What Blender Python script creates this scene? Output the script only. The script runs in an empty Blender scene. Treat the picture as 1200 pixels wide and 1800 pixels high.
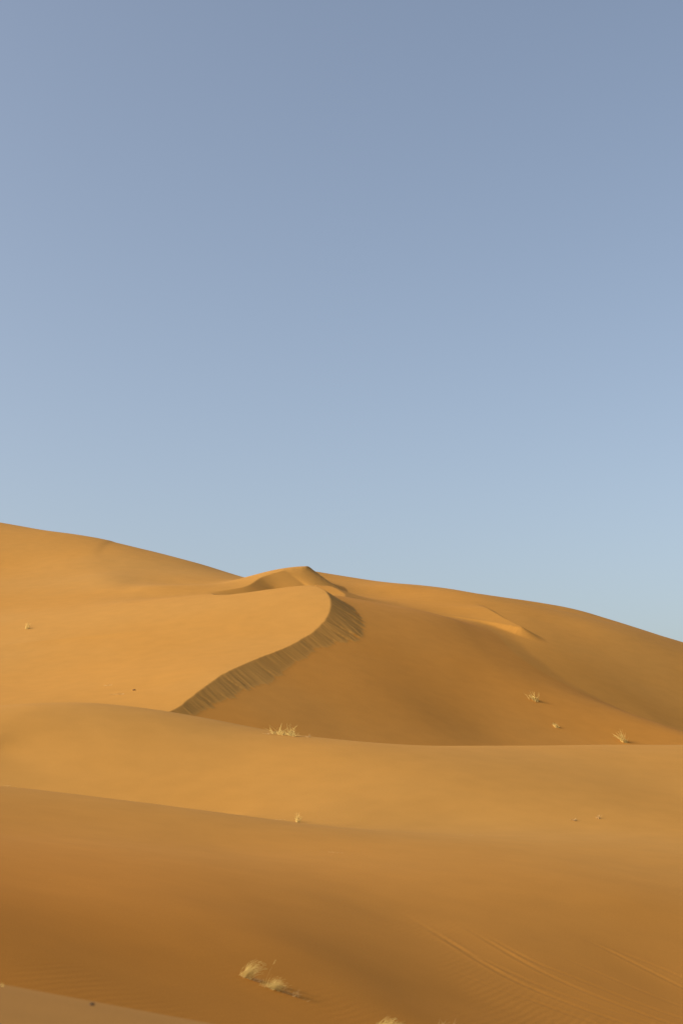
import bpy, bmesh, math, random, json
import numpy as np
from mathutils import Vector
random.seed(7); np.random.seed(7)
scn = bpy.context.scene
col = scn.collection
CZ = 2.0                                   # camera height above the datum the dunes were surveyed from

# ------------------------------------------------------------------ camera, sky, sun, exposure
cam_d = bpy.data.cameras.new('camera')
cam = bpy.data.objects.new('camera', cam_d)
col.objects.link(cam)
cam.location = (0, 0, CZ)
cam.rotation_euler = (math.radians(90) + math.atan2(500, 2500), 0, 0)
cam_d.sensor_fit = 'VERTICAL'
cam_d.sensor_height = 36.0
cam_d.sensor_width = 24.0
cam_d.lens = 50.0
cam_d.clip_start = 0.1
cam_d.clip_end = 20000
cam_d.dof.use_dof = True
cam_d.dof.focus_distance = 85.0
cam_d.dof.aperture_fstop = 2.8
scn.camera = cam

SUN_EL, SUN_AZ = math.radians(28), math.radians(15)     # sun to the left, a little behind the camera
to_sun = Vector((-math.cos(SUN_EL)*math.cos(SUN_AZ), -math.cos(SUN_EL)*math.sin(SUN_AZ), math.sin(SUN_EL)))
world = bpy.data.worlds.new("World")
scn.world = world
world.use_nodes = True
wn, wl = world.node_tree.nodes, world.node_tree.links
wn.clear()
wo = wn.new('ShaderNodeOutputWorld')
bg = wn.new('ShaderNodeBackground')
sky = wn.new('ShaderNodeTexSky')
sky.sky_type = 'NISHITA'
sky.sun_disc = False
sky.sun_elevation = SUN_EL
sky.sun_rotation = math.atan2(to_sun.x, to_sun.y)
sky.altitude = 700
sky.air_density = 1.0
sky.dust_density = 6.0
sky.ozone_density = 0.3
hs = wn.new('ShaderNodeHueSaturation')
hs.inputs['Saturation'].default_value = 0.84
wl.new(sky.outputs[0], hs.inputs['Color'])
wl.new(hs.outputs[0], bg.inputs['Color'])
bg.inputs['Strength'].default_value = 0.15
wl.new(bg.outputs[0], wo.inputs[0])

sun_d = bpy.data.lights.new('sun', 'SUN')
sun_d.energy = 2.75
sun_d.angle = math.radians(0.53)
sun_d.color = (1.0, 0.93, 0.82)
sun = bpy.data.objects.new('sun', sun_d)
col.objects.link(sun)
sun.rotation_euler = (-to_sun).to_track_quat('-Z', 'Y').to_euler()

scn.view_settings.view_transform = 'Standard'
scn.view_settings.look = 'None'
scn.view_settings.exposure = 0.3
scn.view_settings.gamma = 1.0
scn.view_settings.use_curve_mapping = False
scn.cycles.max_bounces = 6
scn.cycles.diffuse_bounces = 4

# ------------------------------------------------------------------ survey data: points on each dune, crest lines, plants
DATA = json.loads('''{"nodes":{"L0":[[-2.76,8.455,-0.891],[-4.376,13.528,-2.019],[-2.516,10.962,-1.365],[-3.74,16.444,-2.763],[-1.25,7.443,-1.003],[-1.858,11.164,-1.988],[-0.73,8.715,-1.301],[-1.082,13.073,-2.653],[0.185,9.757,-1.632],[0.273,14.636,-3.485],[1.884,12.501,-2.448],[2.775,18.751,-5.307],[-0.848,4.127,-0.616],[-1.015,3.346,-0.56],[-0.337,2.987,-0.606],[0.0,2.36,-0.603],[0.287,1.955,-0.633]],"L1":[[-16.474,49.167,1.235],[-21.334,63.917,0.369],[-9.913,42.058,0.324],[-12.847,54.675,-0.42],[-7.614,40.421,0.109],[-9.872,52.547,-0.565],[-5.573,39.494,-0.121],[-7.229,51.343,-0.748],[-3.67,39.055,-0.36],[-4.763,50.772,-0.856],[-1.94,41.344,-0.65],[-2.52,53.747,-1.091],[0.343,43.983,-1.01],[3.672,47.036,-1.116],[7.803,49.958,-1.109],[12.651,53.972,-1.075],[18.521,55.766,-1.068],[0.437,55.986,-1.329],[4.839,61.998,-1.566],[10.304,66.0,-1.617],[16.866,71.998,-1.654],[25.221,75.998,-1.746],[-4.941,17.002,-1.034],[-7.069,30.223,-0.924],[-4.92,21.162,-1.286],[-3.699,16.032,-1.572],[-3.394,14.789,-1.831],[-4.6,29.498,-0.902],[-3.081,19.939,-1.51],[-2.345,17.499,-2.102],[-1.227,18.854,-2.251],[-2.58,33.137,-1.265],[-1.539,22.127,-1.676],[-0.404,26.094,-1.586],[-0.488,21.11,-1.913],[0.381,19.904,-2.391],[-0.276,18.14,-2.707],[1.12,21.009,-3.098],[1.007,26.137,-2.369],[1.771,23.131,-2.778],[2.909,30.029,-1.825],[3.045,26.354,-2.389],[2.533,22.17,-3.229],[4.325,25.105,-3.016],[6.153,31.759,-1.931],[7.031,30.452,-2.873],[5.906,25.828,-3.668],[9.701,31.51,-2.973]],"L2":[[-19.638,58.291,3.058],[-23.511,69.949,2.848],[-13.267,55.695,3.404],[-15.878,66.834,3.166],[-12.204,59.095,3.705],[-14.605,70.914,3.47],[-10.797,60.409,3.811],[-12.921,72.491,3.576],[-8.949,60.921,3.724],[-10.71,73.105,3.463],[-7.172,60.662,3.469],[-8.586,72.794,3.305],[-5.651,60.667,3.207],[-6.768,72.801,3.135],[-2.905,61.18,2.658],[-3.479,73.416,2.473],[0.0,54.765,2.059],[0.0,65.718,1.83],[2.507,63.486,2.188],[3.003,76.183,1.885],[5.164,65.388,2.203],[6.185,78.465,1.88],[8.861,64.11,2.185],[10.613,76.932,1.873],[13.078,66.227,2.283],[15.663,79.472,1.966],[17.388,73.372,2.557],[20.825,88.046,2.212],[26.145,77.864,2.775],[31.313,93.437,2.42],[-12.84,54.225,1.679],[-12.966,55.096,-0.0],[-11.531,73.046,2.261],[-7.792,49.739,-0.382],[-4.308,54.657,1.267],[-3.868,49.416,-0.569],[0.0,54.426,0.629],[0.0,47.391,-0.727],[4.133,52.57,0.608],[3.815,48.809,-0.86],[8.12,51.634,0.597],[8.083,51.677,-0.793],[12.905,54.709,0.633],[12.864,54.807,-0.736],[-16.448,49.335,-0.0],[17.632,53.007,-0.61]],"C":[[-7.835,66.072,2.561],[-7.966,74.452,3.819],[-7.097,76.193,4.028],[-6.321,79.562,5.083],[-5.425,82.616,6.029],[-4.417,85.263,6.763],[-3.169,88.274,7.493],[-1.826,91.484,8.239],[0.0,95.995,9.565],[0.995,99.303,10.611],[1.64,102.244,11.582],[1.267,105.087,12.921],[0.653,108.235,14.183],[3.006,106.867,13.053],[-0.46,114.205,15.985],[-0.506,125.625,17.277],[1.885,116.985,15.946],[2.073,128.683,17.228],[4.72,117.239,15.458],[5.188,128.963,16.586],[8.786,115.033,14.283],[9.481,124.236,14.924],[11.688,121.342,14.087],[13.698,119.94,13.008],[16.471,117.738,11.214],[11.251,106.159,10.408],[13.967,106.094,9.047],[17.411,104.216,7.357],[19.479,116.722,7.595],[20.465,101.165,5.706],[22.871,113.305,5.145],[23.15,97.505,4.313],[25.872,109.206,3.636],[29.903,94.896,2.016],[33.414,106.283,1.024],[0.0,79.595,3.085],[-5.115,75.996,3.54],[-3.193,80.486,4.539],[1.44,90.38,7.061],[4.921,88.583,5.17],[5.668,101.228,9.924],[8.842,89.444,3.642],[9.929,99.701,7.789],[13.257,95.526,5.2],[14.707,93.019,3.605],[18.774,94.993,3.682],[22.802,96.258,3.168]],"D":[[10.929,120.925,14.575],[12.28,119.976,14.025],[13.601,118.961,13.524],[14.773,118.089,13.14],[15.653,117.629,12.852],[13.287,108.976,10.466],[14.496,163.256,23.647],[18.034,204.07,24.596],[19.625,162.191,22.965],[24.416,202.739,23.782],[22.641,160.538,21.948],[28.168,200.673,22.571],[25.728,159.784,21.003],[32.008,199.73,21.421],[31.585,157.31,18.707],[39.295,196.637,18.65],[36.836,153.274,16.254],[45.829,191.592,15.729],[47.238,148.169,11.87],[58.772,185.212,10.446],[5.067,125.823,16.794],[0.0,121.885,16.268],[12.475,124.189,15.169],[15.904,120.132,13.705],[15.528,123.11,14.838],[14.682,125.912,15.837],[13.758,130.407,17.353],[13.187,135.159,18.863],[11.121,93.859,3.272],[14.414,91.449,2.12],[19.853,91.637,1.947],[18.737,126.129,14.897],[15.786,109.834,9.804],[21.397,118.896,11.657],[19.011,106.232,7.374],[26.103,118.954,10.239],[23.011,105.541,5.62],[27.81,108.155,4.615],[35.831,120.21,7.964],[21.4,151.927,19.785],[24.511,127.283,14.521]],"F":[[-5.079,125.406,20.419],[-2.272,147.949,22.395],[-3.199,152.06,23.95],[-3.83,182.472,26.505],[0.0,152.631,23.478],[0.0,198.42,27.288],[3.1,153.446,23.102],[4.017,199.479,26.786],[5.624,139.271,20.57],[7.288,181.053,23.798],[9.343,144.614,21.3],[12.107,187.998,24.635],[12.391,139.516,20.379],[16.057,181.37,23.546],[-2.089,129.432,18.432],[-0.473,117.307,16.419],[1.945,120.648,16.495],[4.929,122.418,16.19],[9.37,122.674,15.281],[12.68,121.425,14.586],[15.119,119.574,13.978],[14.869,120.969,14.58],[13.911,123.557,15.541],[12.844,127.592,16.978],[12.448,131.407,18.179],[5.471,135.681,19.046],[10.501,130.311,17.763],[1.146,141.95,20.792]],"A":[[-62.864,181.087,37.349],[-81.333,235.413,42.691],[-42.137,172.424,33.124],[-54.517,224.151,37.51],[-36.317,168.412,31.446],[-46.988,218.935,35.469],[-29.522,161.364,29.463],[-38.195,209.774,33.126],[-22.8,160.526,27.787],[-29.499,208.684,30.993],[-16.742,153.043,25.234],[-21.661,198.956,27.928],[-14.179,155.691,24.84],[-18.345,202.398,27.342],[-10.846,153.334,23.398],[-14.033,199.334,25.556],[-5.325,165.143,22.846],[-39.158,114.74,13.552],[-35.06,144.394,22.92],[-26.559,110.251,13.022],[-21.622,90.464,7.068],[-14.721,62.023,2.646],[-38.271,188.542,33.025],[-26.98,139.006,21.496],[-20.581,106.793,12.613],[-16.626,86.95,6.793],[-10.451,65.996,3.074],[-23.445,69.617,3.516],[-17.44,113.948,15.301],[-14.26,98.89,10.487],[-11.825,82.519,6.12],[-25.662,145.603,24.007],[-21.482,134.535,20.584],[-18.033,131.417,19.035],[-13.275,121.993,16.777],[-9.235,127.263,17.709],[-19.874,140.381,21.938],[-15.256,134.852,20.303],[-11.847,133.332,19.802],[-8.865,74.985,4.288],[-8.114,78.477,5.447],[-6.952,83.007,6.98],[-5.276,88.006,8.347],[-3.368,93.458,9.724],[-1.776,98.375,11.302],[-0.943,101.933,12.862],[-0.804,104.995,14.184],[-1.084,107.504,15.222],[-1.777,110.047,16.075],[-2.702,111.539,16.474],[-5.401,111.526,16.109],[-8.992,111.505,15.607],[-12.216,112.249,15.528],[-9.774,97.608,10.351],[-8.27,102.913,12.57],[-4.927,102.186,12.481],[-9.188,85.294,7.341]],"E":[[-29.204,133.85,20.152],[-27.251,125.296,16.825],[-25.191,132.571,20.392],[-22.141,122.113,16.645],[-23.787,146.992,23.091],[-25.204,155.812,24.158],[-17.344,126.255,19.008],[-18.373,133.83,19.712],[-13.027,126.526,18.585],[-13.798,134.118,19.154],[-9.893,136.007,20.587],[-10.475,144.167,21.0],[-7.117,135.318,21.313],[-7.535,143.437,21.654],[-5.319,138.316,22.182],[-5.631,146.615,22.553],[-8.664,126.274,18.29],[-7.352,129.893,19.927],[-5.349,132.165,20.979],[-3.627,133.695,21.534],[-2.151,132.933,20.992],[-3.032,141.397,22.212],[-12.526,104.072,11.873],[-18.773,104.069,11.454],[-23.577,106.936,11.77],[-11.179,111.158,14.251],[-11.477,123.731,17.469],[-17.91,126.818,18.214],[-14.266,118.065,15.854],[-16.977,120.449,16.076],[-19.93,123.657,16.856],[-21.794,128.572,18.623]]},"A":[[-12.365,65.985],[-10.065,71.985],[-8.865,74.985],[-8.114,78.477],[-6.952,83.007],[-5.276,88.006],[-3.368,93.458],[-1.776,98.375],[-0.943,101.933],[-0.804,104.995],[-1.084,107.504],[-1.777,110.047],[-2.702,111.539],[-5.401,111.526],[-8.992,111.505],[-10.492,114.505],[-9.992,123.505],[-8.492,136.505],[-7.992,191.505]],"E":[[-16.664,116.274],[-12.164,122.774],[-8.664,126.274],[-7.352,129.893],[-5.349,132.165],[-3.627,133.695],[-3.302,136.0],[-3.102,142.0],[-3.366,160.0]],"F":[[-4.473,116.307],[-0.473,117.307],[1.945,120.648],[4.929,122.418],[9.37,122.674],[12.68,121.425],[15.119,119.574],[14.869,120.969],[13.911,123.557],[12.844,127.592],[11.944,132.592],[11.344,139.592],[11.344,167.592]],"Ek0":[-8.664,126.274],"NFk":9,"tufts":[["bottom_a",-1.181,18.701,27,36,"dense"],["bottom_b",-0.972,18.545,14,40,"stalk"],["bottom_c",-0.817,18.584,34,24,"dense"],["bottom_d",-0.646,18.584,30,16,"sparse"],["bottom_e",-0.481,18.545,22,8,"runner"],["bottom_f",-1.1,18.662,22,12,"sparse"],["edge_a",0.618,18.467,46,27,"dense"],["edge_b",1.383,19.558,34,24,"sparse"],["crest_a",-2.412,59.199,46,26,"crest"],["crest_b",-3.076,58.909,18,6,"low"],["crest_c",-1.358,59.24,8,7,"sprig"],["mid_a",-1.412,46.922,10,18,"upright"],["mid_b",-2.022,47.45,16,4,"low"],["mid_c",8.704,49.347,14,8,"sprig"],["mid_d",7.795,48.866,8,8,"sprig"],["far_a",13.208,98.618,20,19,"blown"],["far_b",14.042,94.561,14,9,"blown"],["far_c",18.384,94.363,14,22,"blown"],["left_a",-23.703,107.185,10,13,"upright"],["left_b",-12.603,80.837,18,5,"low"],["left_c",-13.711,84.186,14,4,"low"],["left_d",-11.816,81.576,5,3,"dark"],["line_a",-5.723,40.224,7,3,"low"],["line_b",-11.896,51.5,10,3,"low"],["face_a",-0.131,33.695,20,4,"runner"],["face_b",3.939,44.273,12,3,"low"],["face_c",-4.565,22.03,12,4,"low"],["face_d",-4.36,21.953,12,3,"runner"],["near_a",-1.506,6.608,4,10,"upright"],["pebble",-1.074,6.43,8,5,"pebble"]],"tracks":[[[[0.838,27.102],[1.595,25.879],[2.19,24.797],[2.765,24.078],[3.435,23.677],[4.106,23.43],[4.696,23.299]],1.0],[[[1.993,27.178],[2.522,26.207],[3.107,25.305],[3.778,24.693],[4.633,24.298],[5.393,24.028]],1.0],[[[2.099,27.197],[2.722,26.207],[3.327,25.501],[4.045,25.164],[4.917,24.779],[5.878,24.521]],0.8],[[[3.482,26.632],[4.213,26.152],[4.925,25.752],[5.803,25.359],[6.466,24.989]],0.7],[[[4.349,28.226],[4.999,27.678],[5.523,27.178],[6.102,26.595],[6.827,25.951]],1.0],[[[2.715,23.299],[3.338,23.039],[3.915,22.863]],0.6],[[[1.027,26.595],[1.942,25.252],[2.638,24.572],[3.319,24.112],[4.101,23.894],[4.891,23.793]],0.6],[[[4.766,28.147],[5.33,27.755],[5.897,27.465],[6.591,26.932]],0.6],[[[1.451,23.644],[2.23,23.315],[3.004,23.153],[3.767,23.007]],0.4]]}''')
F_ = 2500.0

# ------------------------------------------------------------------ terrain mathematics
class Spline:
    """thin plate surface through surveyed points"""
    SC = 30.0
    def __init__(s, P, lam=.02):
        P = np.asarray(P, float); s.X = P[:, :2]/s.SC; n = len(P)
        A = np.zeros((n+3, n+3)); A[:n, :n] = s.k(s.X, s.X) + lam*np.eye(n)
        Q = np.c_[np.ones(n), s.X]; A[:n, n:] = Q; A[n:, :n] = Q.T
        c = np.linalg.solve(A, np.r_[P[:, 2], 0, 0, 0]); s.w = c[:n]; s.c = c[n:]
    @staticmethod
    def k(a, b):
        r2 = (a[:, 0, None]-b[None, :, 0])**2 + (a[:, 1, None]-b[None, :, 1])**2
        return r2*np.log(r2+1e-9)*.5
    def __call__(s, x, y):
        sh = np.shape(x); q = np.c_[np.ravel(x), np.ravel(y)]/s.SC; out = np.empty(len(q))
        for i in range(0, len(q), 16000):
            out[i:i+16000] = s.k(q[i:i+16000], s.X)@s.w
        return (out + s.c[0] + q@s.c[1:]).reshape(sh)

_perm = np.random.RandomState(3).rand(512, 512)
def vnoise(x, y=0.0, seed=0):
    x = np.asarray(x, float) + seed*17.31; y = np.asarray(y, float) + seed*5.77 + np.zeros_like(x)
    i = np.floor(x).astype(int); j = np.floor(y).astype(int); u = x-i; v = y-j
    u = u*u*(3-2*u); v = v*v*(3-2*v)
    g = lambda a, b: _perm[a & 511, b & 511]
    return ((g(i, j)*(1-u)+g(i+1, j)*u)*(1-v) + (g(i, j+1)*(1-u)+g(i+1, j+1)*u)*v)*2-1

def smax(a, b, k):
    h = np.maximum(k-np.abs(a-b), 0)/k
    return np.maximum(a, b) + h*h*k*.25

def dense(C, n):
    C = np.asarray(C, float); Q = np.vstack([2*C[0]-C[1], C, 2*C[-1]-C[-2]]); out = []
    for i in range(1, len(Q)-2):
        a, b, c, d = Q[i-1:i+3]
        for w in np.arange(n)/n:
            out.append(.5*((2*b)+(-a+c)*w+(2*a-5*b+4*c-d)*w*w+(-a+3*b-3*c+d)*w**3))
    out.append(Q[-2])
    return np.array(out)

def inside(x, y, P):
    r = np.zeros(x.shape, bool); n = len(P)
    for i in range(n):
        x1, y1 = P[i]; x2, y2 = P[(i+1) % n]
        if y1 == y2: continue
        r ^= ((y1 > y) != (y2 > y)) & (x < (x2-x1)*(y-y1)/(y2-y1)+x1)
    return r

T = {n: Spline(p) for n, p in DATA['nodes'].items()}

def crested(name, l, x, y, C, slope, far, n, streak, margin=30., seed=0, jit=.03):
    """stoss surface inside the crest line, a slip face at the angle of repose outside it"""
    kd = np.interp(np.arange((len(C)-1)*n+1)/n, np.arange(len(C)), slope)
    D = dense(C, n)
    seg = np.r_[0, np.cumsum(np.hypot(*np.diff(D, axis=0).T))]
    D = D + jit*np.c_[vnoise(seg*1.3, 0, seed+1)+.6*vnoise(seg*4.1, 0, seed+3), vnoise(seg*1.3, 0, seed+2)+.6*vnoise(seg*4.1, 0, seed+4)]
    ins = inside(x, y, np.vstack([D, far]))
    out = np.where(ins, l, -1e3); dist = np.full(x.shape, 99.)
    mk = (x > C[:, 0].min()-margin) & (x < C[:, 0].max()+margin) & (y > C[:, 1].min()-margin) & (y < C[:, 1].max()+margin)
    xx, yy = x[mk], y[mk]
    zc = T[name](D[:, 0], D[:, 1])
    best = np.full(xx.shape, 1e18); bi = np.zeros(xx.shape, int); bw = np.zeros(xx.shape)
    for i in range(len(D)-1):
        ax, ay = D[i]; dx, dy = D[i+1]-D[i]
        w = np.clip(((xx-ax)*dx+(yy-ay)*dy)/(dx*dx+dy*dy), 0, 1)
        d2 = (xx-ax-w*dx)**2+(yy-ay-w*dy)**2
        m = d2 < best
        best = np.where(m, d2, best); bi = np.where(m, i, bi); bw = np.where(m, w, bw)
    d = np.sqrt(best)
    lerp = lambda a: a[bi]+bw*(a[bi+1]-a[bi])
    k = lerp(kd); s = lerp(seg); zs = lerp(np.gradient(zc, seg))
    s0 = s + np.clip(zs/k, -1, 1)*d*.9
    ramp = np.clip(d/.25, 0, 1); ramp = ramp*ramp*(3-2*ramp)
    st = streak*(.006*vnoise(s0*2.2, d*.25, seed+5) + .011*vnoise(s0*4.7, d*.3, seed+6) + .011*vnoise(s0*7.8, d*.4, seed+7))
    st = st + streak*(.030*vnoise(s0*.7, d*.1, seed+8) + .030*np.abs(vnoise(s0*2.6, d*.1, seed+9)))*np.clip(d/2., 0, 1)
    z = lerp(zc) - k*d + st*ramp
    o = out[mk]; im = ins[mk]
    out[mk] = np.where(im, o, z); dist[mk] = d
    return out, ins, dist

def terrain(x, y):
    l = {n: t(x, y) for n, t in T.items()}
    u = 600+F_*x/np.maximum(y, .1)
    def lim(n, us, near, far, k=.5):
        l[n] = l[n]-k*np.maximum(y-np.interp(u, us, far), 0)-k*np.maximum(np.interp(u, us, near)-y, 0)
    lim('L0',[0,1],[0,0],[11,11])
    lim('L1',[0,1200],[10,10],[40,64])
    lim('L2',[0,600,1200],[36,35,37],[80,76,90])
    lim('C',[300,560,800,930,1200],[66,68,72,76,80],[84,112,128,126,108])
    l['C']=l['C']-.6*np.maximum(-9-x,0)
    lim('D',[500,860,930,1018,1110,1200],[106,102,97,95,95,95],[200,200,200,200,205,210],.5); l['D']=l['D']-.5*np.maximum(-2-x,0)
    lim('F',[500,560,600,700,1200],[125,123,116,108,108],[175,175,175,175,175],.7)
    lim('A',[0,300,600],[60,62,64],[185,180,170])
    lim('E',[100,600],[102,102],[146,148],.5); wl=np.clip((x+27)/7,0,1); wl=wl*wl*(3-2*wl); l['E']=l['A']+(l['E']-l['A'])*wl-.5*(1-wl)
    A, E, Fc = (np.array(DATA[k]) for k in 'AEF')
    Az, Ain, Ad = crested('A', l['A'], x, y, A, [.6]*len(A), [(-200, 200), (-200, 40)], 8, .95, seed=1, jit=.04)
    Ez, Ein, Ed = crested('E', l['E'], x, y, E, [.62]*(len(E)-4)+[.6, .75, .8, .8], [(-200, 200), (-200, 90)], 16, .12, seed=21, jit=0.)
    Fz, Fin, Fd = crested('F', l['F'], x, y, Fc, [.62]*len(Fc), [(-30, 300), (-30, 116)], 8, .3, seed=41, jit=.02)
    l['C']=l['C']-np.where(Ain,.9*Ad,0)
    wE=np.clip((x-(DATA['Ek0'][0]-3.5))/3.,0,1); wE=wE*wE*(3-2*wE); Ez=l['E']*(1-wE)+np.maximum(Ez,-20)*wE
    D0=l['D'].copy()
    l['D']=l['D']-np.where(Fin,.9*Fd,0)
    Fz=Fz-.35*np.maximum(.3-2.5*np.clip((y-120)/9,0,1)-1.3*np.clip((y-130)/10,0,1)-x,0)-1.5*np.maximum(-2.3-1.2*np.clip((y-128)/6,0,1)-x,0)
    far=Az; kE=.3+.7*np.clip((-10-x)/8,0,1)
    far=smax(far,Ez,kE)
    st=np.stack([l['L0'],l['L1'],l['L2'],l['C'],l['D'],Fz,Az,Az-99,Ez]); own=st.argmax(0)
    DF=smax(l['D'],Fz,.12); wD=np.clip((y-126)/4.5,0,1); wD=wD*wD*(3-2*wD); lo=-smax(-l['F'],-D0,.5); DF=np.where(x>5,DF*(1-wD)+lo*wD,DF)
    ss=lambda a,b,v:(lambda q:q*q*(3-2*q))(np.clip((v-a)/(b-a),0,1)); kC=.06+1.0*ss(5,12,x)*(1-ss(12,22,x)); CD=smax(l['C'],DF,kC)
    h=smax(CD,far,.05)
    h=smax(h,l['L2'],.3)
    L12=smax(l['L1'],l['L2'],.5)
    h=smax(h,L12,.2); h=smax(h,l['L0'],.1)
    h=smax(h,np.full_like(h,-8.4),1.)
    return h, own

ROWS = np.concatenate([np.exp(np.linspace(math.log(1.2), math.log(6), 40, endpoint=False)),
                       np.linspace(6, 14, 90, endpoint=False), np.linspace(14, 28, 400, endpoint=False),
                       np.linspace(28, 72, 260, endpoint=False), np.linspace(72, 132, 720, endpoint=False),
                       np.linspace(132, 215, 110, endpoint=False), np.linspace(215, 420, 24)])
_c = np.linspace(-.262, .262, 700)
_o = .262+np.cumsum(np.linspace(.0012, .03, 34))
COLS = np.concatenate([-_o[::-1], _c, _o])
NR, NC = len(ROWS), len(COLS)
GX = COLS[None, :]*ROWS[:, None]; GY = np.repeat(ROWS[:, None], NC, 1)
GZ, OWN = terrain(GX, GY)

# wind undulation: long gentle swells a few centimetres high
amp = np.clip(GY/60., .15, 1)
GZ = GZ + amp*(.030*vnoise(GX/6.+.3*GY/9., GY/9., 61) + .012*vnoise(GX/2.1, GY/3.4, 62))
# old wheel tracks: shallow grooves with low shoulders
for pts, a in DATA['tracks']:
    P = dense(np.array([p for p in pts if p]), 6)
    mk = (GX > P[:, 0].min()-1) & (GX < P[:, 0].max()+1) & (GY > P[:, 1].min()-1) & (GY < P[:, 1].max()+1)
    xx, yy = GX[mk], GY[mk]; best = np.full(xx.shape, 1e9); ss = np.zeros(xx.shape); tot = len(P)-1
    for i in range(tot):
        (ax, ay), (dx, dy) = P[i], P[i+1]-P[i]
        w = np.clip(((xx-ax)*dx+(yy-ay)*dy)/(dx*dx+dy*dy), 0, 1)
        d2 = np.hypot(xx-ax-w*dx, yy-ay-w*dy); m = d2 < best
        best = np.where(m, d2, best); ss = np.where(m, (i+w)/tot, ss)
    fade = np.clip(ss/.35, 0, 1)
    g = .8*a*fade*(-.0105*np.exp(-(best/.055)**2) + .006*np.exp(-((best-.13)/.05)**2))
    GZ[mk] += g*(.75+.25*vnoise(ss*40, 0, 63))

# sand level at any plan position (bilinear in the survey grid)
def ground(x, y):
    r = np.clip(np.searchsorted(ROWS, y)-1, 0, NR-2); c = np.clip(np.searchsorted(COLS, x/y)-1, 0, NC-2)
    v = (y-ROWS[r])/(ROWS[r+1]-ROWS[r]); u = (x/y-COLS[c])/(COLS[c+1]-COLS[c])
    return float((GZ[r, c]*(1-u)+GZ[r, c+1]*u)*(1-v)+(GZ[r+1, c]*(1-u)+GZ[r+1, c+1]*u)*v) + CZ

# ------------------------------------------------------------------ materials
def new_mat(name):
    m = bpy.data.materials.new(name); m.use_nodes = True
    nt = m.node_tree; nt.nodes.clear()
    out = nt.nodes.new('ShaderNodeOutputMaterial'); b = nt.nodes.new('ShaderNodeBsdfPrincipled')
    nt.links.new(b.outputs[0], out.inputs['Surface'])
    return m, nt, b

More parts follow.
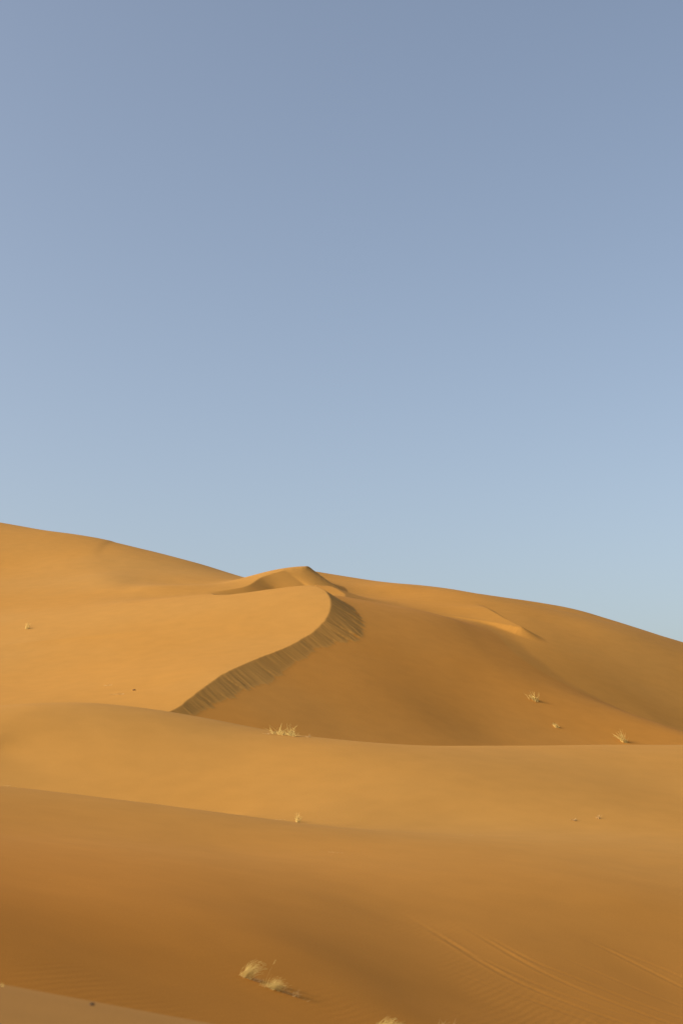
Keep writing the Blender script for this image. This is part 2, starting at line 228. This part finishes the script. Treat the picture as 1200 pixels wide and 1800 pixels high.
def sand_material(name, base, ripple=1.0, near=None):
    m, nt, b = new_mat(name); N, L = nt.nodes, nt.links
    b.inputs['Roughness'].default_value = .95
    b.inputs['Specular IOR Level'].default_value = .08
    geo = N.new('ShaderNodeNewGeometry')
    def noise(scale, detail=3, sx=(1, 1, 1)):
        mp = N.new('ShaderNodeMapping'); mp.inputs['Scale'].default_value = sx
        L.new(geo.outputs['Position'], mp.inputs['Vector'])
        n = N.new('ShaderNodeTexNoise'); n.inputs['Scale'].default_value = scale; n.inputs['Detail'].default_value = detail
        L.new(mp.outputs[0], n.inputs['Vector']); return n
    def mul(a, f, lo, hi):
        r = N.new('ShaderNodeMapRange'); r.inputs['From Min'].default_value = .3; r.inputs['From Max'].default_value = .7
        r.inputs['To Min'].default_value = lo; r.inputs['To Max'].default_value = hi
        L.new(f, r.inputs['Value'])
        v = N.new('ShaderNodeVectorMath'); v.operation = 'SCALE'
        L.new(a, v.inputs[0]); L.new(r.outputs[0], v.inputs['Scale']); return v.outputs[0]
    mix = N.new('ShaderNodeMix'); mix.data_type = 'RGBA'
    mix.inputs[6].default_value = (*base, 1)
    mix.inputs[7].default_value = (base[0]*.98, base[1]*1.03, base[2]*1.2, 1)     # paler, coarser grains
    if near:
        # redder hue of the shaded foreground slope, painted into the sand by distance
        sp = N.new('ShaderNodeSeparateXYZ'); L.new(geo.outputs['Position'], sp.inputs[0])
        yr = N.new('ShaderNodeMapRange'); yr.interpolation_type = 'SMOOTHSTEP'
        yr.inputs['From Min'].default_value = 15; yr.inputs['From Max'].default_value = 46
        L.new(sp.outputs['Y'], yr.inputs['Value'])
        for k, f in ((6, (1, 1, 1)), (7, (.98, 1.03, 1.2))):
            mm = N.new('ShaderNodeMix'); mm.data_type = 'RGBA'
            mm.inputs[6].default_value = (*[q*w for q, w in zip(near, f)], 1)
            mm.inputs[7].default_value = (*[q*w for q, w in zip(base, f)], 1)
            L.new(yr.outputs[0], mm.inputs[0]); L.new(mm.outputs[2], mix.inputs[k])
    coarse = noise(.06, 4); r0 = N.new('ShaderNodeMapRange'); r0.inputs['From Min'].default_value = .4; r0.inputs['From Max'].default_value = .7
    L.new(coarse.outputs[0], r0.inputs['Value']); L.new(r0.outputs[0], mix.inputs[0])
    c = mul(mix.outputs[2], noise(.9, 5).outputs[0], .965, 1.035)
    c = mul(c, noise(60., 2).outputs[0], .93, 1.07)
    L.new(c, b.inputs['Base Color'])
    # wind ripples, about a hand apart, wandering
    mp = N.new('ShaderNodeMapping'); mp.inputs['Rotation'].default_value = (0, 0, math.radians(24))
    L.new(geo.outputs['Position'], mp.inputs['Vector'])
    wv = N.new('ShaderNodeTexWave'); wv.wave_type = 'BANDS'; wv.bands_direction = 'X'
    wv.inputs['Scale'].default_value = 2.6; wv.inputs['Distortion'].default_value = 3.2
    wv.inputs['Detail'].default_value = 2; wv.inputs['Detail Scale'].default_value = .8
    L.new(mp.outputs[0], wv.inputs['Vector'])
    patch = noise(.25, 2); pr = N.new('ShaderNodeMapRange'); pr.inputs['From Min'].default_value = .42; pr.inputs['From Max'].default_value = .66
    L.new(patch.outputs[0], pr.inputs['Value'])
    h = N.new('ShaderNodeMath'); h.operation = 'MULTIPLY'; L.new(wv.outputs['Fac'], h.inputs[0]); L.new(pr.outputs[0], h.inputs[1])
    bp = N.new('ShaderNodeBump'); bp.inputs['Strength'].default_value = .075*ripple; bp.inputs['Distance'].default_value = .02
    L.new(h.outputs[0], bp.inputs['Height'])
    gr = noise(35., 3)
    b2 = N.new('ShaderNodeBump'); b2.inputs['Strength'].default_value = .10; b2.inputs['Distance'].default_value = .012
    L.new(gr.outputs[0], b2.inputs['Height']); L.new(bp.outputs[0], b2.inputs['Normal'])
    L.new(b2.outputs[0], b.inputs['Normal'])
    return m

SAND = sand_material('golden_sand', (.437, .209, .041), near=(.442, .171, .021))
SAND_SHADED = sand_material('shaded_flank_sand', (.440, .188, .030))  # redder copy of the sand; the flank's shade hue is put into its colour
SAND_MID = sand_material('amber_sand', (.437, .198, .034))  # midway tone, carries part of the painted shade redness
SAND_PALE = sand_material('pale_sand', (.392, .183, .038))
def plain_mat(name, c, rough=.8, trans=False):
    m, nt, b = new_mat(name); N, L = nt.nodes, nt.links
    geo = N.new('ShaderNodeNewGeometry'); n = N.new('ShaderNodeTexNoise'); n.inputs['Scale'].default_value = 9.
    L.new(geo.outputs['Position'], n.inputs['Vector'])
    mx = N.new('ShaderNodeMix'); mx.data_type = 'RGBA'
    mx.inputs[6].default_value = (c[0]*.8, c[1]*.78, c[2]*.7, 1); mx.inputs[7].default_value = (min(1, c[0]*1.15), min(1, c[1]*1.15), c[2]*1.15, 1)
    L.new(n.outputs[0], mx.inputs[0]); L.new(mx.outputs[2], b.inputs['Base Color'])
    b.inputs['Roughness'].default_value = rough; b.inputs['Specular IOR Level'].default_value = .2
    return m
STRAW = plain_mat('dry_straw', (.74, .53, .17))
GREENISH = plain_mat('pale_green_straw', (.60, .50, .17))
TWIG = plain_mat('bleached_twig', (.62, .40, .16))
BROWN = plain_mat('brown_stone', (.22, .12, .05))
DARK = plain_mat('dark_stone', (.055, .04, .035))

# ------------------------------------------------------------------ the dunes, one object each, cut from the survey grid
vid = np.arange(NR*NC).reshape(NR, NC)
ALL = np.c_[GX.ravel(), GY.ravel(), GZ.ravel()+CZ]
# smooth normals over the whole field, so that neighbouring dunes meet without a seam
a = ALL.reshape(NR, NC, 3)
fn = np.cross(a[1:, 1:]-a[:-1, :-1], a[1:, :-1]-a[:-1, 1:])
fn /= np.linalg.norm(fn, axis=2, keepdims=True)
vn = np.zeros_like(a)
for i in (0, 1):
    for j in (0, 1):
        vn[i:NR-1+i, j:NC-1+j] += fn
vn /= np.linalg.norm(vn, axis=2, keepdims=True)
vn *= np.sign(vn[:, :, 2:3]); VN = vn.reshape(-1, 3)
quads = np.stack([vid[:-1, :-1], vid[:-1, 1:], vid[1:, 1:], vid[1:, :-1]], -1).reshape(-1, 4)
qown = OWN[:-1, :-1].ravel()
DUNES = [([0], 'pale near dune crest cutting the bottom left corner'),
         ([1], 'dull orange hollow slope with wheel tracks in front of the bright ridge'),
         ([2], 'bright rounded sand ridge running across below the big dune'),
         ([3], 'brown shaded flank to the right of the curved slip face'),
         ([6], 'big sunlit dune with a sharp S shaped crest and streaked slip face'),
         ([8], 'small pointed dune on the skyline behind the S shaped crest'),
         ([5], 'tongue shaped sunlit dune ending in a point on the right'),
         ([4], 'far dune falling away along the right skyline')]
for owns, label in DUNES:
    q = quads[np.isin(qown, owns)]
    if len(q) == 0: continue
    used, inv = np.unique(q.ravel(), return_inverse=True)
    me = bpy.data.meshes.new('sand_dune')
    me.vertices.add(len(used)); me.vertices.foreach_set('co', ALL[used].astype(np.float32).ravel())
    me.loops.add(len(inv)); me.loops.foreach_set('vertex_index', inv.astype(np.int32))
    me.polygons.add(len(q)); me.polygons.foreach_set('loop_start', (np.arange(len(q))*4).astype(np.int32))
    me.polygons.foreach_set('loop_total', np.full(len(q), 4, np.int32))
    me.update(calc_edges=True)
    me.polygons.foreach_set('use_smooth', np.ones(len(q), bool))
    me.normals_split_custom_set_from_vertices(VN[used].tolist())
    me.materials.append({0: SAND_PALE, 3: SAND_SHADED, 4: SAND_MID, 5: SAND_MID}.get(owns[0], SAND))
    o = bpy.data.objects.new('sand_dune', me); col.objects.link(o)
    o['kind'] = 'structure'; o['label'] = label

# flat desert reaching to the horizon beyond and below the dunes
bm = bmesh.new(); R = 6000; n = 24
g = [[bm.verts.new((-R+2*R*i/n, -R+2*R*j/n, CZ-9.0+float(vnoise(i*.7, j*.7, 70))*.6)) for j in range(n+1)] for i in range(n+1)]
for i in range(n):
    for j in range(n): bm.faces.new((g[i][j], g[i+1][j], g[i+1][j+1], g[i][j+1]))
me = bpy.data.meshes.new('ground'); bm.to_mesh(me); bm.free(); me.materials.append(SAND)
o = bpy.data.objects.new('ground', me); col.objects.link(o); o['kind'] = 'structure'; o['label'] = 'flat orange desert floor around the dunes'

# ------------------------------------------------------------------ dry grass and stones
def blade(bm, base, direction, length, width, droop, seg=4, lean=(0, 0)):
    """a tapered three sided stem that bends over"""
    d = Vector(direction).normalized(); p = Vector(base); rings = []
    for i in range(seg+1):
        t = i/seg; w = width*(1-.85*t)*.5
        side = d.cross(Vector((0, 0, 1)))
        if side.length < 1e-3: side = Vector((1, 0, 0))
        side.normalize(); up = side.cross(d).normalized()
        rings.append([bm.verts.new(p+side*w), bm.verts.new(p-side*w*.5+up*w*.87), bm.verts.new(p-side*w*.5-up*w*.87)])
        d = (d+Vector((lean[0]*droop, lean[1]*droop, -droop*.8*t))).normalized()
        p = p+d*(length/seg)
    for a_, b_ in zip(rings[:-1], rings[1:]):
        for k in range(3):
            bm.faces.new((a_[k], a_[(k+1) % 3], b_[(k+1) % 3], b_[k]))
    return p, d

def mesh_obj(name, bm, mat, parent=None):
    me = bpy.data.meshes.new(name); bm.to_mesh(me); bm.free(); me.materials.append(mat)
    for p in me.polygons: p.use_smooth = True
    o = bpy.data.objects.new(name, me); col.objects.link(o); o.parent = parent
    return o

def plume(bm, p, d, L, w):
    """feathery seed head: many short bristles along the tip of a stalk"""
    for i in range(18):
        t = i/17; q = p+d*L*t
        v = (d*1.2+Vector((random.uniform(-1, 1), random.uniform(-1, 1), random.uniform(-.7, .7)))*.8).normalized()
        blade(bm, q, v, L*.30*(1-.5*t), w, .12, 2, (.5, 0))

def root(name, x, y, label, cat, group=None):
    e = bpy.data.objects.new(name, None); e.empty_display_size = .1; col.objects.link(e)
    e.location = (x, y, ground(x, y)); e['label'] = label; e['category'] = cat
    if group: e['group'] = group
    return e

def surface_z(e, x, y):
    return ground(e.location.x+x, e.location.y+y)-e.location.z

def tuft(key, x, y, wpx, hpx, style, label):
    pm = y*1.02/F_; W, Hh = wpx*pm*.9, hpx*pm*.92           # metres across and high
    cat = 'grass tuft' if style not in ('low', 'runner', 'sprig') else ('dry twig' if style in ('low', 'runner') else 'grass sprig')
    name = 'grass_tuft' if cat == 'grass tuft' else ('dry_twig' if cat == 'dry twig' else 'grass_sprig')
    e = root(name, x, y, label, cat, 'dry plants scattered on the sand')
    bm = bmesh.new(); heads = []
    n = {'dense': 160, 'crest': 90, 'sparse': 34, 'upright': 22, 'blown': 70, 'stalk': 10, 'low': 16, 'runner': 12, 'sprig': 18}[style]
    bw = max(.0035, pm*(1.0 if y > 30 else .55))
    for i in range(n):
        if style == 'dense':
            # stems spring from a small crown and sweep over downwind, to the right
            bx = random.gauss(-.22, .17)*W; by = random.gauss(0, .12)*W; L = Hh*(random.uniform(.8, 1.1) if i % 16 == 0 else random.uniform(.35, 1.15))
            d = (random.gauss(.55, .35), random.gauss(0, .3), random.uniform(.6, 1.1)); lean = (.42, 0); dr = .30
        elif style == 'blown':
            bx = random.gauss(.18, .16)*W; by = random.gauss(0, .15)*W; L = Hh*random.choice((.35, .5, .7, 1.05))*random.uniform(.8, 1.1)
            d = (random.gauss(-.35, .35), random.gauss(0, .3), 1.0); lean = (-.25, 0); dr = .22
        elif style == 'crest':
            bx = random.uniform(-.5, .5)*W; by = random.gauss(0, .12)*W; L = Hh*random.choice((.25, .35, .5, .7, 1.))*random.uniform(.8, 1.1)
            d = (random.gauss(.05, .45), random.gauss(0, .4), random.uniform(.35, 1.0)); lean = (random.uniform(-.3, .3), 0); dr = .22
        elif style == 'sparse':
            bx = random.uniform(-.5, .5)*W; by = random.gauss(0, .12)*W; L = Hh*random.uniform(.4, 1.15)
            d = (random.gauss(.3, .5), random.gauss(0, .4), random.uniform(.4, 1.0)); lean = (random.uniform(-.2, .5), 0); dr = .32
        elif style == 'upright':
            bx = random.gauss(0, .18)*W; by = random.gauss(0, .18)*W; L = Hh*random.uniform(.4, 1.1)
            d = (random.gauss(.05, .22), random.gauss(0, .2), 1); lean = (.1, 0); dr = .14
        elif style == 'stalk':
            bx = random.gauss(0, .3)*W; by = random.gauss(0, .2)*W; L = Hh*(1.0 if i == 0 else random.uniform(.2, .5))
            d = (.34 if i == 0 else random.gauss(.3, .3), random.gauss(0, .1), 1); lean = (.12, 0); dr = .14
            if i == 0: bx = by = 0
        elif style == 'sprig':
            bx = random.gauss(0, .12)*W; by = random.gauss(0, .12)*W; L = Hh*random.uniform(.5, 1.2)
            d = (random.gauss(-.1, .8), random.gauss(0, .5), random.uniform(.3, 1)); lean = (random.uniform(-.4, .4), 0); dr = .3
        else:                                              # low, runner: bleached stems lying along the sand
            bx = random.uniform(-.5, .5)*W; by = random.gauss(0, .10)*W; L = W*random.uniform(.15, .45)
            d = (random.choice((-1, 1))*1.0, random.gauss(0, .35), random.uniform(.05, .5)*min(1, 3*Hh/W)); lean = (0, 0); dr = .10
        p, dd = blade(bm, (bx, by, surface_z(e, bx, by)-.01), d, L, bw*random.uniform(.7, 1.3), dr, 4, lean)
        if (style == 'stalk' and i == 0) or (style == 'dense' and i % 16 == 0 and y < 30):
            seed = bmesh.new(); plume(seed, p-dd*L*.18, dd, L*(.24 if style == 'stalk' else .2), bw*.5); heads.append(seed)
    mat = STRAW if style in ('dense', 'stalk', 'crest', 'blown', 'upright') else (GREENISH if style == 'upright' else TWIG)
    o = mesh_obj('stems', bm, mat, e); o['kind'] = 'stuff'
    for seed in heads:
        mesh_obj('seed_head', seed, STRAW, e)

LABELS = {
 'bottom_a': 'thick pale yellow grass tuft leaning right, leftmost of the clump near the bottom edge',
 'bottom_b': 'single tall bent grass stalk with a feathery head between the two thick bottom tufts',
 'bottom_c': 'rounded straw coloured tuft right of the tall stalk, with a dark shadow under it',
 'bottom_d': 'thin curly dry tuft at the right end of the bottom clump',
 'bottom_e': 'dry runner lying on the sand just past the right end of the bottom clump',
 'bottom_f': 'short sparse stems at the foot of the leftmost thick bottom tuft',
 'edge_a': 'grass tuft cut off by the bottom edge, wider of the two there',
 'edge_b': 'few grass tips cut off by the bottom edge, right of the dark sand fold',
 'crest_a': 'wide spiky dry tuft standing on the crest of the bright ridge',
 'crest_b': 'flat dry stems on the ridge crest just left of the wide spiky tuft',
 'crest_c': 'tiny sprig on the ridge crest just right of the wide spiky tuft',
 'mid_a': 'small upright green yellow tuft on the line where the dull slope meets the bright ridge',
 'mid_b': 'flat pale twigs just left of the small upright tuft on the slope line',
 'mid_c': 'small bright pale sprig alone on the right part of the bright ridge foot',
 'mid_d': 'faint thin sprig left of the bright pale sprig on the right',
 'far_a': 'upper tuft of the three on the brown shaded flank at right',
 'far_b': 'smallest flat sprig, middle of the three plants on the brown shaded flank',
 'far_c': 'rightmost of the three tufts on the brown flank, above the bright ridge crest',
 'left_a': 'small yellow tuft alone high on the sunlit left slope',
 'left_b': 'longer pale dry twigs low on the sunlit left slope, above the rounded ridge',
 'left_c': 'faint short twigs up left of the longer twigs on the sunlit slope',
 'left_d': 'small dark brown stone right of the pale twigs on the sunlit left slope',
 'line_a': 'tiny pale twig on the line between the dull slope and the bright ridge',
 'line_b': 'pale twig at the left edge on the line below the bright ridge',
 'face_a': 'thin bleached runner on the dull slope below right of the small upright tuft',
 'face_b': 'faint short twig in the middle right of the dull slope',
 'face_c': 'pale twig on the dull slope near the left edge',
 'face_d': 'thin runner right beside the pale twig near the left edge',
 'near_a': 'tiny upright sprout at the left edge on the near dune crest',
 'pebble': 'small dark pebble on the near dune crest in the bottom left corner'}

def stone(key, x, y, wpx, hpx, label):
    pm = y*1.02/F_; W, Hh = wpx*pm, hpx*pm
    bm = bmesh.new(); bmesh.ops.create_icosphere(bm, subdivisions=2, radius=.5)
    for v in bm.verts:
        f = 1+.28*float(vnoise(v.co.x*2.1+3, v.co.y*2.3+v.co.z*1.7, 80))
        v.co = Vector((v.co.x*W*f, v.co.y*W*.8*f, v.co.z*Hh*f+Hh*.25))
    o = mesh_obj('pebble', bm, DARK if key == 'pebble' else BROWN); o.location = (x, y, ground(x, y)); o.rotation_euler = (0, 0, .5)
    o['label'] = label; o['category'] = 'pebble'

for key, x, y, w, h, style in DATA['tufts']:
    if style in ('pebble', 'dark'): stone(key, x, y, w, h, LABELS[key])
    else: tuft(key, x, y, w, h, style, LABELS[key])
